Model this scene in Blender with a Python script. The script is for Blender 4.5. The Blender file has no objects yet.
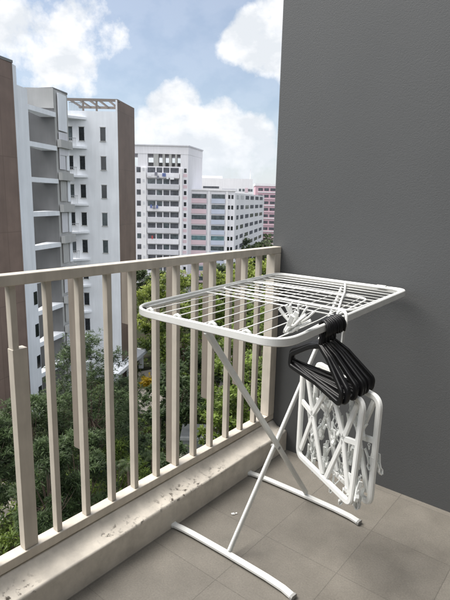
import bpy, bmesh, math, random
import numpy as np
from mathutils import Vector, Matrix
random.seed(7); RNG = np.random.default_rng(7)
scene = bpy.context.scene
COL = scene.collection

# ------------------------------------------------------------------ camera
F_PX, PITCH, YAW, ROLL = 497.457, 0.198616, 0.678380, 0.024027
CAM = np.array([1.2372, -2.0721, 1.2681])
def cam_axes():
    cy, sy = math.cos(YAW), math.sin(YAW)
    fwd = np.array([-sy*math.cos(PITCH), cy*math.cos(PITCH), -math.sin(PITCH)])
    right = np.array([cy, sy, 0.0]); up = np.cross(right, fwd)
    cr, sr = math.cos(ROLL), math.sin(ROLL)
    return cr*right+sr*up, -sr*right+cr*up, fwd
AX, UP, FW = cam_axes()
cd = bpy.data.cameras.new('camera'); cam = bpy.data.objects.new('camera', cd); COL.objects.link(cam)
M = Matrix(((AX[0], UP[0], -FW[0], CAM[0]), (AX[1], UP[1], -FW[1], CAM[1]), (AX[2], UP[2], -FW[2], CAM[2]), (0, 0, 0, 1)))
cam.matrix_world = M
cd.sensor_fit = 'VERTICAL'; cd.sensor_height = 36; cd.sensor_width = 27
cd.lens = F_PX/600*36; cd.clip_start = 0.02; cd.clip_end = 4000
scene.camera = cam
scene.render.resolution_x = 768; scene.render.resolution_y = 1024

GROUND = -20.8                       # the street lies seven storeys under the balcony
def ray(px, py):
    return FW + AX*(px-225)/F_PX - UP*(py-300)/F_PX
FH = np.array([-math.sin(YAW), math.cos(YAW), 0]); RH = np.array([math.cos(YAW), math.sin(YAW), 0])
def loc(px, py, d):
    """estate coordinates (u across, d away, z up) of what is seen at px,py when it stands d metres off"""
    r = ray(px, py); t = d/(r@FH); p = r*t
    return p@RH, d, p[2]+CAM[2]
def U(px, d, py=200): return loc(px, py, d)[0]
def Z(py, d, px=225): return loc(px, py, d)[2]
def world(u, d, z=0.0): return Vector((CAM[0]+RH[0]*u+FH[0]*d, CAM[1]+RH[1]*u+FH[1]*d, z))
def ground_at(px, py):
    r = ray(px, py); t = (GROUND-CAM[2])/r[2]; p = r*t
    return p@RH, p@FH

# ------------------------------------------------------------------ materials
def mat(name, col, rough=0.6, var=0.12, scale=8.0, bump=0.0, bscale=60.0, bdist=0.004, spec=0.4, detail=6, col2=None, metal=0.0, coords='Object'):
    m = bpy.data.materials.new(name); m.use_nodes = True
    nt = m.node_tree; b = nt.nodes['Principled BSDF']
    tc = nt.nodes.new('ShaderNodeTexCoord')
    n = nt.nodes.new('ShaderNodeTexNoise'); n.inputs['Scale'].default_value = scale; n.inputs['Detail'].default_value = detail
    nt.links.new(tc.outputs[coords], n.inputs['Vector'])
    r = nt.nodes.new('ShaderNodeValToRGB')
    r.color_ramp.elements[0].position = 0.3; r.color_ramp.elements[1].position = 0.7
    c2 = col2 if col2 else tuple(c*(1-var) for c in col)
    c1 = col if col2 else tuple(min(1, c*(1+var*0.6)) for c in col)
    r.color_ramp.elements[0].color = (*c2, 1); r.color_ramp.elements[1].color = (*c1, 1)
    nt.links.new(n.outputs['Fac'], r.inputs['Fac']); nt.links.new(r.outputs['Color'], b.inputs['Base Color'])
    b.inputs['Roughness'].default_value = rough; b.inputs['Specular IOR Level'].default_value = spec; b.inputs['Metallic'].default_value = metal
    if bump > 0:
        n2 = nt.nodes.new('ShaderNodeTexNoise'); n2.inputs['Scale'].default_value = bscale; n2.inputs['Detail'].default_value = 4
        nt.links.new(tc.outputs[coords], n2.inputs['Vector'])
        bp = nt.nodes.new('ShaderNodeBump'); bp.inputs['Strength'].default_value = bump; bp.inputs['Distance'].default_value = bdist
        nt.links.new(n2.outputs['Fac'], bp.inputs['Height']); nt.links.new(bp.outputs['Normal'], b.inputs['Normal'])
    m['bsdf'] = b.name
    return m

def wall_mat():
    m = mat('grey_textured_paint', (0.100, 0.1035, 0.106), rough=0.66, var=0.09, scale=1.2, spec=0.35)
    nt = m.node_tree; b = nt.nodes['Principled BSDF']; tc = [n for n in nt.nodes if n.type == 'TEX_COORD'][0]
    n1 = nt.nodes.new('ShaderNodeTexNoise'); n1.inputs['Scale'].default_value = 190; n1.inputs['Detail'].default_value = 3; n1.inputs['Roughness'].default_value = 0.55; n1.inputs['Distortion'].default_value = 0.6
    n2 = nt.nodes.new('ShaderNodeTexVoronoi'); n2.inputs['Scale'].default_value = 230; n2.feature = 'SMOOTH_F1'
    nt.links.new(tc.outputs['Object'], n1.inputs['Vector']); nt.links.new(tc.outputs['Object'], n2.inputs['Vector'])
    a = nt.nodes.new('ShaderNodeMath'); a.operation = 'MULTIPLY_ADD'; a.inputs[1].default_value = -0.55
    nt.links.new(n2.outputs['Distance'], a.inputs[0]); nt.links.new(n1.outputs['Fac'], a.inputs[2])
    bp = nt.nodes.new('ShaderNodeBump'); bp.inputs['Strength'].default_value = 0.34; bp.inputs['Distance'].default_value = 0.0019
    nt.links.new(a.outputs[0], bp.inputs['Height']); nt.links.new(bp.outputs['Normal'], b.inputs['Normal'])
    return m

def floor_mat():
    m = bpy.data.materials.new('stone_tile'); m.use_nodes = True
    nt = m.node_tree; b = nt.nodes['Principled BSDF']
    tc = nt.nodes.new('ShaderNodeTexCoord'); mp = nt.nodes.new('ShaderNodeMapping')
    mp.inputs['Location'].default_value = (-0.006, 0.032, 0)
    nt.links.new(tc.outputs['Object'], mp.inputs['Vector'])
    br = nt.nodes.new('ShaderNodeTexBrick'); br.offset = 0.0; br.squash = 1.0
    br.inputs['Scale'].default_value = 1.0; br.inputs['Brick Width'].default_value = 0.30; br.inputs['Row Height'].default_value = 0.30
    br.inputs['Mortar Size'].default_value = 0.0016; br.inputs['Mortar Smooth'].default_value = 0.25; br.inputs['Bias'].default_value = -0.1
    br.inputs['Color1'].default_value = (0.214, 0.197, 0.169, 1); br.inputs['Color2'].default_value = (0.186, 0.171, 0.147, 1)
    br.inputs['Mortar'].default_value = (0.145, 0.133, 0.115, 1)
    nt.links.new(mp.outputs['Vector'], br.inputs['Vector'])
    # cloudy stone figure and fine grain
    n1 = nt.nodes.new('ShaderNodeTexNoise'); n1.inputs['Scale'].default_value = 6; n1.inputs['Detail'].default_value = 8; n1.inputs['Roughness'].default_value = 0.65
    n2 = nt.nodes.new('ShaderNodeTexNoise'); n2.inputs['Scale'].default_value = 170; n2.inputs['Detail'].default_value = 3
    n3 = nt.nodes.new('ShaderNodeTexNoise'); n3.inputs['Scale'].default_value = 2.0; n3.inputs['Detail'].default_value = 5
    for n in (n1, n2, n3): nt.links.new(tc.outputs['Object'], n.inputs['Vector'])
    def mr(node, lo, hi, a=0.3, c=0.7):
        x = nt.nodes.new('ShaderNodeMapRange'); x.inputs[1].default_value = a; x.inputs[2].default_value = c; x.inputs[3].default_value = lo; x.inputs[4].default_value = hi
        nt.links.new(node.outputs['Fac'], x.inputs[0]); return x.outputs[0]
    def mul(a, c):
        x = nt.nodes.new('ShaderNodeMath'); x.operation = 'MULTIPLY'; nt.links.new(a, x.inputs[0]); nt.links.new(c, x.inputs[1]); return x.outputs[0]
    f = mul(mul(mr(n1, 0.84, 1.14), mr(n2, 0.88, 1.12)), mr(n3, 0.86, 1.12))
    vm = nt.nodes.new('ShaderNodeVectorMath'); vm.operation = 'SCALE'
    nt.links.new(br.outputs['Color'], vm.inputs[0]); nt.links.new(f, vm.inputs['Scale'])
    nt.links.new(vm.outputs[0], b.inputs['Base Color'])
    b.inputs['Roughness'].default_value = 0.58; b.inputs['Specular IOR Level'].default_value = 0.4
    nt.links.new(mr(n1, 0.45, 0.72), b.inputs['Roughness'])
    bp = nt.nodes.new('ShaderNodeBump'); bp.inputs['Strength'].default_value = 0.35; bp.inputs['Distance'].default_value = 0.002
    sb = nt.nodes.new('ShaderNodeMath'); sb.operation = 'MULTIPLY_ADD'; sb.inputs[1].default_value = -1.2
    nt.links.new(br.outputs['Fac'], sb.inputs[0]); nt.links.new(n2.outputs['Fac'], sb.inputs[2])
    nt.links.new(sb.outputs[0], bp.inputs['Height']); nt.links.new(bp.outputs['Normal'], b.inputs['Normal'])
    return m

def kerb_mat():
    """painted concrete with mould spots and dirt along the top"""
    m = mat('weathered_beige_paint', (0.74, 0.685, 0.60), rough=0.6, var=0.10, scale=7, bump=0.25, bscale=45, bdist=0.003)
    nt = m.node_tree; b = nt.nodes['Principled BSDF']; tc = [n for n in nt.nodes if n.type == 'TEX_COORD'][0]
    ramp = [n for n in nt.nodes if n.type == 'VALTORGB'][0]
    n1 = nt.nodes.new('ShaderNodeTexNoise'); n1.inputs['Scale'].default_value = 52; n1.inputs['Detail'].default_value = 5; n1.inputs['Roughness'].default_value = 0.6
    n2 = nt.nodes.new('ShaderNodeTexNoise'); n2.inputs['Scale'].default_value = 4.6; n2.inputs['Detail'].default_value = 2
    nt.links.new(tc.outputs['Object'], n1.inputs['Vector']); nt.links.new(tc.outputs['Object'], n2.inputs['Vector'])
    r1 = nt.nodes.new('ShaderNodeMapRange'); r1.inputs[1].default_value = 0.53; r1.inputs[2].default_value = 0.66
    r2 = nt.nodes.new('ShaderNodeMapRange'); r2.inputs[1].default_value = 0.44; r2.inputs[2].default_value = 0.58
    nt.links.new(n1.outputs['Fac'], r1.inputs[0]); nt.links.new(n2.outputs['Fac'], r2.inputs[0])
    # only on the flat part of the top, near its inner edge
    sx = nt.nodes.new('ShaderNodeSeparateXYZ'); nt.links.new(tc.outputs['Object'], sx.inputs[0])
    rx = nt.nodes.new('ShaderNodeMapRange'); rx.inputs[1].default_value = -0.072; rx.inputs[2].default_value = -0.045
    nt.links.new(sx.outputs['X'], rx.inputs[0])
    rz = nt.nodes.new('ShaderNodeMapRange'); rz.inputs[1].default_value = 0.095; rz.inputs[2].default_value = 0.106
    nt.links.new(sx.outputs['Z'], rz.inputs[0])
    def mul(a, c):
        x = nt.nodes.new('ShaderNodeMath'); x.operation = 'MULTIPLY'; x.use_clamp = True; nt.links.new(a, x.inputs[0]); nt.links.new(c, x.inputs[1]); return x.outputs[0]
    f = mul(mul(r1.outputs[0], r2.outputs[0]), mul(rx.outputs[0], rz.outputs[0]))
    mx = nt.nodes.new('ShaderNodeMix'); mx.data_type = 'RGBA'
    nt.links.new(f, mx.inputs['Factor']); nt.links.new(ramp.outputs['Color'], mx.inputs[6]); mx.inputs[7].default_value = (0.075, 0.06, 0.045, 1)
    # general grime
    n3 = nt.nodes.new('ShaderNodeTexNoise'); n3.inputs['Scale'].default_value = 12; n3.inputs['Detail'].default_value = 8; n3.inputs['Roughness'].default_value = 0.7
    nt.links.new(tc.outputs['Object'], n3.inputs['Vector'])
    r3 = nt.nodes.new('ShaderNodeMapRange'); r3.inputs[1].default_value = 0.35; r3.inputs[2].default_value = 0.62; r3.inputs[3].default_value = 0.78; r3.inputs[4].default_value = 1.0
    nt.links.new(n3.outputs['Fac'], r3.inputs[0])
    vm = nt.nodes.new('ShaderNodeVectorMath'); vm.operation = 'SCALE'
    nt.links.new(mx.outputs[2], vm.inputs[0]); nt.links.new(r3.outputs[0], vm.inputs['Scale'])
    nt.links.new(vm.outputs[0], b.inputs['Base Color'])
    return m

def panel_mat(name, col, joint, w, h, rough=0.55):
    """cladding in large panels with thin joints (estate scale)"""
    m = mat(name, col, rough=rough, var=0.14, scale=0.7, spec=0.3)
    nt = m.node_tree; b = nt.nodes['Principled BSDF']; tc = [n for n in nt.nodes if n.type == 'TEX_COORD'][0]
    ramp = [n for n in nt.nodes if n.type == 'VALTORGB'][0]
    sx = nt.nodes.new('ShaderNodeSeparateXYZ'); nt.links.new(tc.outputs['Object'], sx.inputs[0])
    cb = nt.nodes.new('ShaderNodeCombineXYZ'); nt.links.new(sx.outputs['Y'], cb.inputs[0]); nt.links.new(sx.outputs['Z'], cb.inputs[1])
    br = nt.nodes.new('ShaderNodeTexBrick'); br.offset = 0; br.inputs['Scale'].default_value = 1
    br.inputs['Brick Width'].default_value = w; br.inputs['Row Height'].default_value = h; br.inputs['Mortar Size'].default_value = 0.03
    br.inputs['Color1'].default_value = (1, 1, 1, 1); br.inputs['Color2'].default_value = (0.88, 0.88, 0.88, 1); br.inputs['Mortar'].default_value = (joint, joint, joint, 1)
    nt.links.new(cb.outputs[0], br.inputs['Vector'])
    mx = nt.nodes.new('ShaderNodeMix'); mx.data_type = 'RGBA'; mx.blend_type = 'MULTIPLY'; mx.inputs['Factor'].default_value = 1
    nt.links.new(ramp.outputs['Color'], mx.inputs[6]); nt.links.new(br.outputs['Color'], mx.inputs[7]); nt.links.new(mx.outputs[2], b.inputs['Base Color'])
    return m

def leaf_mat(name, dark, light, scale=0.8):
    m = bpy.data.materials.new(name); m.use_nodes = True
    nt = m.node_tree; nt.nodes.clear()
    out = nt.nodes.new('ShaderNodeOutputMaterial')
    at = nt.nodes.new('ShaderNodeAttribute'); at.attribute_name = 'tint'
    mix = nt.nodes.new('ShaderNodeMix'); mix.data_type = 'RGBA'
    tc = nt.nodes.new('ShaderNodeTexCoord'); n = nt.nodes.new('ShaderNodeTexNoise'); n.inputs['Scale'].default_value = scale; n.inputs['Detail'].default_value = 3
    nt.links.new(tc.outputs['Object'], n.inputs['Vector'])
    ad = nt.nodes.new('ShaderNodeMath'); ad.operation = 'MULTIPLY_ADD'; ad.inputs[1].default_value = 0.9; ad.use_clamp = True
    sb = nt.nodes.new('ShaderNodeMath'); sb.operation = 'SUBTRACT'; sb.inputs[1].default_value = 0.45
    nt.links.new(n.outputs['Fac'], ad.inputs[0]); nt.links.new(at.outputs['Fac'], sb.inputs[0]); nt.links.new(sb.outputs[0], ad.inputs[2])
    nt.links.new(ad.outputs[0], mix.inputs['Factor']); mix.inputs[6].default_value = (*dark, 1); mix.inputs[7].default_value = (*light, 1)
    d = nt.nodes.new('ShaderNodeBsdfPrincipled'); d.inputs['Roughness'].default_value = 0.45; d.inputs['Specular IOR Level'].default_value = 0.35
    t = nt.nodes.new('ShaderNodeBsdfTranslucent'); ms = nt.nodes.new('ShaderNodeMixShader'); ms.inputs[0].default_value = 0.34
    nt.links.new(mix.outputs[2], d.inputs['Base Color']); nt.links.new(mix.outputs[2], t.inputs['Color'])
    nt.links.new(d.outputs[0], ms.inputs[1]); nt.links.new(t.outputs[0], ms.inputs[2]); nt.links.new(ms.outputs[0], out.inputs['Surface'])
    return m

MT = dict(
    wall=wall_mat(), floor=floor_mat(), kerb=kerb_mat(),
    beige=mat('beige_powder_coat', (0.585, 0.535, 0.46), rough=0.5, var=0.15, scale=9, bump=0.08, bscale=220, bdist=0.001),
    fin=mat('taupe_fin', (0.26, 0.225, 0.19), rough=0.5, var=0.08, scale=12),  # fins get a darker colour than the bars
    rack=mat('white_enamel', (0.78, 0.79, 0.77), rough=0.32, var=0.06, scale=22, spec=0.5),
    wire=mat('white_coated_wire', (0.80, 0.81, 0.79), rough=0.35, var=0.08, scale=30, spec=0.5),
    cap=mat('grey_rubber', (0.32, 0.32, 0.31), rough=0.6),
    rivet=mat('dark_steel', (0.03, 0.03, 0.03), rough=0.4),
    black=mat('black_plastic', (0.006, 0.006, 0.007), rough=0.42, var=0.2, spec=0.35),
    white=mat('white_plastic', (0.80, 0.81, 0.79), rough=0.38, var=0.05, scale=20, spec=0.45),
    peg=mat('frosted_plastic', (0.85, 0.87, 0.85), rough=0.35, var=0.12, scale=60, spec=0.5),
    bwhite=mat('white_render', (0.76, 0.785, 0.82), rough=0.75, var=0.08, scale=0.35, spec=0.2),
    bgrey=mat('grey_render', (0.43, 0.43, 0.42), rough=0.8, var=0.08, scale=0.5, spec=0.2),
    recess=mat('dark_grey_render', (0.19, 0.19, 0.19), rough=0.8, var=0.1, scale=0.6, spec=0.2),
    brown=panel_mat('brown_cladding', (0.205, 0.148, 0.122), 0.72, 1.45, 6.3),
    brown2=mat('brown_beam', (0.22, 0.19, 0.17), rough=0.7),
    glass=mat('dark_window_glass', (0.016, 0.020, 0.024), rough=0.12, var=0.5, scale=2, spec=0.6),
    glass2=mat('grey_window_glass', (0.09, 0.11, 0.12), rough=0.15, var=0.6, scale=1.2, spec=0.6),  # this and the teal glass are lightened to hold distance haze
    teal=mat('teal_window_glass', (0.13, 0.22, 0.24), rough=0.15, var=0.4, scale=1.2, spec=0.6),
    steel=mat('grey_metal_rail', (0.30, 0.31, 0.32), rough=0.45),
    hwhite=mat('lilac_white_paint', (0.78, 0.77, 0.80), rough=0.8, var=0.07, scale=0.12, spec=0.2),
    hside=mat('warm_white_paint', (0.80, 0.79, 0.80), rough=0.8, var=0.06, scale=0.12, spec=0.2),
    hgrey=mat('grey_parapet_paint', (0.62, 0.62, 0.65), rough=0.8, var=0.08, scale=0.3, spec=0.2),
    hdark=mat('shadowed_corridor', (0.10, 0.105, 0.12), rough=0.7, var=0.5, scale=0.9),  # dark fill stands in for shaded depth, lightened for distance haze
    pink=mat('pink_panel_paint', (0.68, 0.53, 0.57), rough=0.8, var=0.08, scale=0.3, spec=0.2),  # pink, blue and rose are paled to put distance haze in the colour
    blue=mat('blue_panel_paint', (0.53, 0.57, 0.67), rough=0.8, var=0.08, scale=0.3, spec=0.2),
    rose=mat('rose_wall_paint', (0.62, 0.43, 0.48), rough=0.8, var=0.08, scale=0.2, spec=0.2),
    bark=mat('bark', (0.10, 0.075, 0.055), rough=0.9, var=0.35, scale=5, bump=0.5, bscale=14, bdist=0.03),
    soil=mat('planted_ground', (0.022, 0.034, 0.014), rough=0.95, var=0.4, scale=0.35, col2=(0.035, 0.028, 0.02), spec=0.1),
    paving=mat('pale_paving', (0.42, 0.38, 0.33), rough=0.85, var=0.15, scale=0.6),
    asphalt=mat('asphalt', (0.085, 0.088, 0.095), rough=0.85, var=0.2, scale=1.5),
    concrete=mat('grey_concrete', (0.27, 0.28, 0.28), rough=0.85, var=0.2, scale=1.1),
    leafdark=leaf_mat('dark_leaf', (0.01, 0.021, 0.008), (0.105, 0.155, 0.06)),
    leafmid=leaf_mat('mid_leaf', (0.016, 0.036, 0.006), (0.22, 0.3, 0.055)),
    leaflight=leaf_mat('light_leaf', (0.06, 0.1, 0.016), (0.34, 0.4, 0.08), 0.35),
    leaffar=leaf_mat('far_leaf', (0.05, 0.075, 0.04), (0.16, 0.2, 0.09), 0.2),
    fern=leaf_mat('fern_leaf', (0.02, 0.035, 0.012), (0.1, 0.14, 0.05), 1.5),
    flower=leaf_mat('yellow_flower', (0.30, 0.22, 0.02), (0.62, 0.42, 0.03), 1.5),
)
# laundry
def streaks(m, lo=0.86, sx=2.6, sz=0.22, a=0.42, c=0.62):
    """rain streaks: a noise stretched down the wall darkens the base colour a little"""
    nt = m.node_tree; b = nt.nodes['Principled BSDF']; l = b.inputs['Base Color'].links[0].from_socket
    tc = [n for n in nt.nodes if n.type == 'TEX_COORD'][0]; mp = nt.nodes.new('ShaderNodeMapping'); mp.inputs['Scale'].default_value = (sx, sx, sz)
    n = nt.nodes.new('ShaderNodeTexNoise'); n.inputs['Scale'].default_value = 1.0; n.inputs['Detail'].default_value = 6; n.inputs['Roughness'].default_value = 0.65
    nt.links.new(tc.outputs['Object'], mp.inputs['Vector']); nt.links.new(mp.outputs['Vector'], n.inputs['Vector'])
    r = nt.nodes.new('ShaderNodeMapRange'); r.inputs[1].default_value = a; r.inputs[2].default_value = c; r.inputs[3].default_value = lo; r.inputs[4].default_value = 1.0
    nt.links.new(n.outputs['Fac'], r.inputs[0])
    v = nt.nodes.new('ShaderNodeVectorMath'); v.operation = 'SCALE'; nt.links.new(l, v.inputs[0]); nt.links.new(r.outputs[0], v.inputs['Scale']); nt.links.new(v.outputs[0], b.inputs['Base Color'])
for k_ in ('bwhite', 'bgrey', 'recess', 'hwhite', 'hside', 'hgrey', 'brown'): streaks(MT[k_], 0.935)
streaks(MT['beige'], 0.9, 30, 3.0); streaks(MT['fin'], 0.86, 30, 3.0)
LAUNDRY = [mat('blue_cloth', (0.12, 0.16, 0.34)), mat('white_cloth', (0.75, 0.75, 0.78)), mat('red_cloth', (0.42, 0.08, 0.08)), mat('grey_cloth', (0.2, 0.2, 0.24))]

# ------------------------------------------------------------------ mesh helpers
class MB:
    def __init__(s): s.v = []; s.f = []; s.t = []
    def add(s, vs, fs, tint=None):
        o = len(s.v); s.v += [tuple(map(float, p)) for p in vs]; s.f += [tuple(i+o for i in f) for f in fs]
        if tint is not None: s.t += [tint]*len(fs)
        return s
    def box(s, x0, x1, y0, y1, z0, z1):
        vs = [(x0,y0,z0),(x1,y0,z0),(x1,y1,z0),(x0,y1,z0),(x0,y0,z1),(x1,y0,z1),(x1,y1,z1),(x0,y1,z1)]
        return s.add(vs, [(0,3,2,1),(4,5,6,7),(0,1,5,4),(1,2,6,5),(2,3,7,6),(3,0,4,7)])
    def prism(s, poly, z0, z1):
        """poly: counter-clockwise footprint; z0/z1 number or list"""
        n = len(poly); a = z0 if isinstance(z0, (list, tuple)) else [z0]*n; b = z1 if isinstance(z1, (list, tuple)) else [z1]*n
        vs = [(p[0],p[1],h) for p, h in zip(poly, a)] + [(p[0],p[1],h) for p, h in zip(poly, b)]
        fs = [tuple(range(n))[::-1], tuple(range(n, 2*n))] + [(i,(i+1)%n,n+(i+1)%n,n+i) for i in range(n)]
        return s.add(vs, fs)
    def obox(s, c, ex, ey, ez, hx, hy, hz):
        c, ex, ey, ez = map(np.asarray, (c, ex, ey, ez)); vs = []
        for k in (-1, 1):
            for (i, j) in ((-1,-1),(1,-1),(1,1),(-1,1)): vs.append(c+ex*hx*i+ey*hy*j+ez*hz*k)
        return s.add(vs, [(0,3,2,1),(4,5,6,7),(0,1,5,4),(1,2,6,5),(2,3,7,6),(3,0,4,7)])
    def sweep(s, pts, prof, up=None, closed=False, caps=True):
        """sweep a 2D profile [(side, up)] along pts; up fixes the frame, else transported"""
        P = [np.array(p, float) for p in pts]; n = len(P); m = len(prof); rings = []; nrm = None
        for i in range(n):
            if closed: t = P[(i+1) % n]-P[i-1]
            else: t = P[min(i+1, n-1)]-P[max(i-1, 0)]
            t = t/np.linalg.norm(t)
            if up is not None:
                sd = np.cross(t, up); sd /= np.linalg.norm(sd); u2 = np.cross(sd, t)
            else:
                if nrm is None:
                    a = np.array([0,0,1.0]) if abs(t[2]) < 0.9 else np.array([1.0,0,0]); nrm = np.cross(a, t)
                nrm = nrm-t*(nrm@t); nrm /= np.linalg.norm(nrm); sd = nrm; u2 = np.cross(sd, t)
            sc = 1.0
            if (closed or 0 < i < n-1):
                t1 = P[i]-P[i-1]; t1 = t1/np.linalg.norm(t1); sc = 1/max(0.5, float(t1@t))
            rings.append([P[i]+sd*q[0]*sc+u2*q[1] for q in prof])
        vs = [v for r in rings for v in r]; fs = []
        for i in range(n if closed else n-1):
            j = (i+1) % n
            for k in range(m): fs.append((i*m+k, i*m+(k+1) % m, j*m+(k+1) % m, j*m+k))
        if caps and not closed: fs += [tuple(range(m))[::-1], tuple(range((n-1)*m, n*m))]
        return s.add(vs, fs)
    def tube(s, pts, r, n=8, closed=False):
        return s.sweep(pts, [(r*math.cos(2*math.pi*k/n), r*math.sin(2*math.pi*k/n)) for k in range(n)], closed=closed)
    def bar(s, pts, w, h, up, closed=False):
        c = min(w, h)*0.25; a, b = w/2, h/2
        return s.sweep(pts, [(a-c,-b),(a,-b+c),(a,b-c),(a-c,b),(-a+c,b),(-a,b-c),(-a,-b+c),(-a+c,-b)], up=np.array(up, float), closed=closed)
    def cyl(s, c, r, z0, z1, n=16):
        vs = [(c[0]+r*math.cos(2*math.pi*k/n), c[1]+r*math.sin(2*math.pi*k/n), z) for z in (z0, z1) for k in range(n)]
        return s.add(vs, [tuple(range(n))[::-1], tuple(range(n, 2*n))]+[(k,(k+1) % n,n+(k+1) % n,n+k) for k in range(n)])
    def build(s, name, m, parent=None, smooth=False, bevel=0.0):
        me = bpy.data.meshes.new(name); me.from_pydata(s.v, [], s.f)
        bm = bmesh.new(); bm.from_mesh(me); bmesh.ops.recalc_face_normals(bm, faces=bm.faces)
        if bevel: bmesh.ops.bevel(bm, geom=list(bm.edges), offset=bevel, segments=2, profile=0.5, affect='EDGES')
        bm.to_mesh(me); bm.free()
        if smooth: me.shade_smooth()
        if s.t and len(s.t) == len(me.polygons):
            a = me.attributes.new('tint', 'FLOAT', 'FACE'); a.data.foreach_set('value', s.t)
        me.materials.append(MT[m] if isinstance(m, str) else m)
        o = bpy.data.objects.new(name, me); COL.objects.link(o)
        if parent: o.parent = parent
        return o
def rounded(poly, r, seg=6, closed=True):
    """round the corners of a polyline"""
    P = [np.array(p, float) for p in poly]; n = len(P); out = []
    for i in range(n):
        if not closed and i in (0, n-1): out.append(P[i]); continue
        rr = r[i] if isinstance(r, (list, tuple)) else r
        a, b, c = P[i-1], P[i], P[(i+1) % n]
        u = (a-b)/np.linalg.norm(a-b); w = (c-b)/np.linalg.norm(c-b)
        ang = math.acos(max(-1, min(1, float(u@w)))); L = rr/math.tan(ang/2)
        L = min(L, 0.49*np.linalg.norm(a-b), 0.49*np.linalg.norm(c-b))
        p0, p2 = b+u*L, b+w*L
        for k in range(seg+1):
            t = k/seg; out.append(p0*(1-t)**2+b*2*t*(1-t)+p2*t*t)
    return out
def tag(o, label=None, cat=None, group=None, kind=None):
    if label: o['label'] = label
    if cat: o['category'] = cat
    if group: o['group'] = group
    if kind: o['kind'] = kind
    return o
def thing(name, label, cat, l=(0,0,0), rz=0.0, group=None):
    o = bpy.data.objects.new(name, None); COL.objects.link(o); o.location = l; o.rotation_euler = (0,0,rz); o.empty_display_size = 0.1
    return tag(o, label, cat, group)
def copy_tree(o, parent=None):
    c = o.copy(); COL.objects.link(c); c.parent = parent
    if parent is not None: c.matrix_parent_inverse = o.matrix_parent_inverse.copy()
    for ch in list(o.children): copy_tree(ch, c)
    return c

# ------------------------------------------------------------------ balcony
tag(MB().box(-0.001, 2.6, -4.2, 0, -0.16, 0).build('balcony_floor', 'floor'), kind='structure')
w = MB().box(-0.138, 3.2, 0, 0.22, -0.5, 4.6).build('wall', 'wall', bevel=0.006)
tag(w, 'tall dark grey end wall with rough textured paint beside the balcony', 'wall')
oh = MB().box(1.55, 2.3, -4.6, -0.001, 3.204, 3.4).build('blocker', 'kerb', bevel=0.006)  # unseen slab added to cut sky light on the inward faces
tag(oh, 'added unseen beige overhang along the house side of the balcony', 'blocker')
hw = MB().box(2.05, 2.3, -4.4, -0.001, 0.001, 3.2).build('blocker_wall', 'wall', bevel=0.006)  # unseen wall added to block fill light from the inner side
tag(hw, 'added unseen dark grey wall blocking light along the inner side of the balcony, opposite the railing', 'wall')
bwl = MB().box(-0.138, 2.049, -4.6, -4.201, -0.5, 3.2).build('blocker_wall', 'wall', bevel=0.006)  # unseen wall added to block the bright sky from behind
tag(bwl, 'added unseen dark grey wall blocking light behind the camera at the other end of the balcony', 'wall')
# low kerb with a rounded raised back
prof = [(0, -0.16), (0, 0.099), (-0.0006, 0.103), (-0.003, 0.1065), (-0.007, 0.108), (-0.045, 0.113), (-0.062, 0.119), (-0.074, 0.128), (-0.084, 0.137), (-0.096, 0.142), (-0.155, 0.142), (-0.170, 0.136), (-0.175, 0.12), (-0.175, -0.16)]
k = MB(); ys = [-4.2+i*0.04 for i in range(105)]+[-0.002]
rings = []
for y in ys: rings += [(x + (0.0015*math.sin(y*9.1+x*40) if 0.1 < z else 0), y, z + (0.0012*math.sin(y*13+x*30) if z > 0.1 else 0)) for x, z in prof]
m_ = len(prof); n_ = len(ys)
fs = [(i*m_+j, i*m_+(j+1) % m_, (i+1)*m_+(j+1) % m_, (i+1)*m_+j) for i in range(n_-1) for j in range(m_)]
k.add(rings, fs+[tuple(range(m_)), tuple(range((n_-1)*m_, n_*m_))])
kb = k.build('kerb', 'kerb', smooth=False)
for p in kb.data.polygons: p.use_smooth = p.index % m_ not in (0, 4, m_-2, m_-1) and p.index < (n_-1)*m_
tag(kb, 'low beige concrete kerb with dirt spots under the railing', 'kerb')

# railing
rl = thing('railing', 'beige metal balcony railing with upright bars on the low kerb', 'railing', (-0.106, -2.0, 0.142))
LX, LY, LZ = 0.106, 2.0, -0.142                      # local = world + these
MB().box(-0.126+LX, -0.084+LX, -4.2+LY, -0.001+LY, 1.018+LZ, 1.05+LZ).build('top_rail', 'beige', rl, bevel=0.003)
MB().box(-0.130+LX, -0.086+LX, -4.2+LY, -0.001+LY, 0.146+LZ, 0.178+LZ).build('bottom_rail', 'beige', rl, bevel=0.003)
MB().box(-0.133+LX, -0.083+LX, -0.056+LY, -0.004+LY, 0.1785+LZ, 1.0175+LZ).build('post', 'beige', rl, bevel=0.002)
bal_y = [-0.157, -0.268, -0.378, -0.492, -0.601, -0.709, -0.818, -0.931, -1.039, -1.150, -1.263, -1.376] + [-1.376-0.1115*i for i in range(1, 25)]
bar_me = None
fins = {1: (0.40, 1.016), 3: (0.40, 1.016), 5: (0.1795, 1.016), 7: (0.82, 1.016), 9: (0.42, 1.016), 11: (0.1795, 0.83)}
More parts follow.
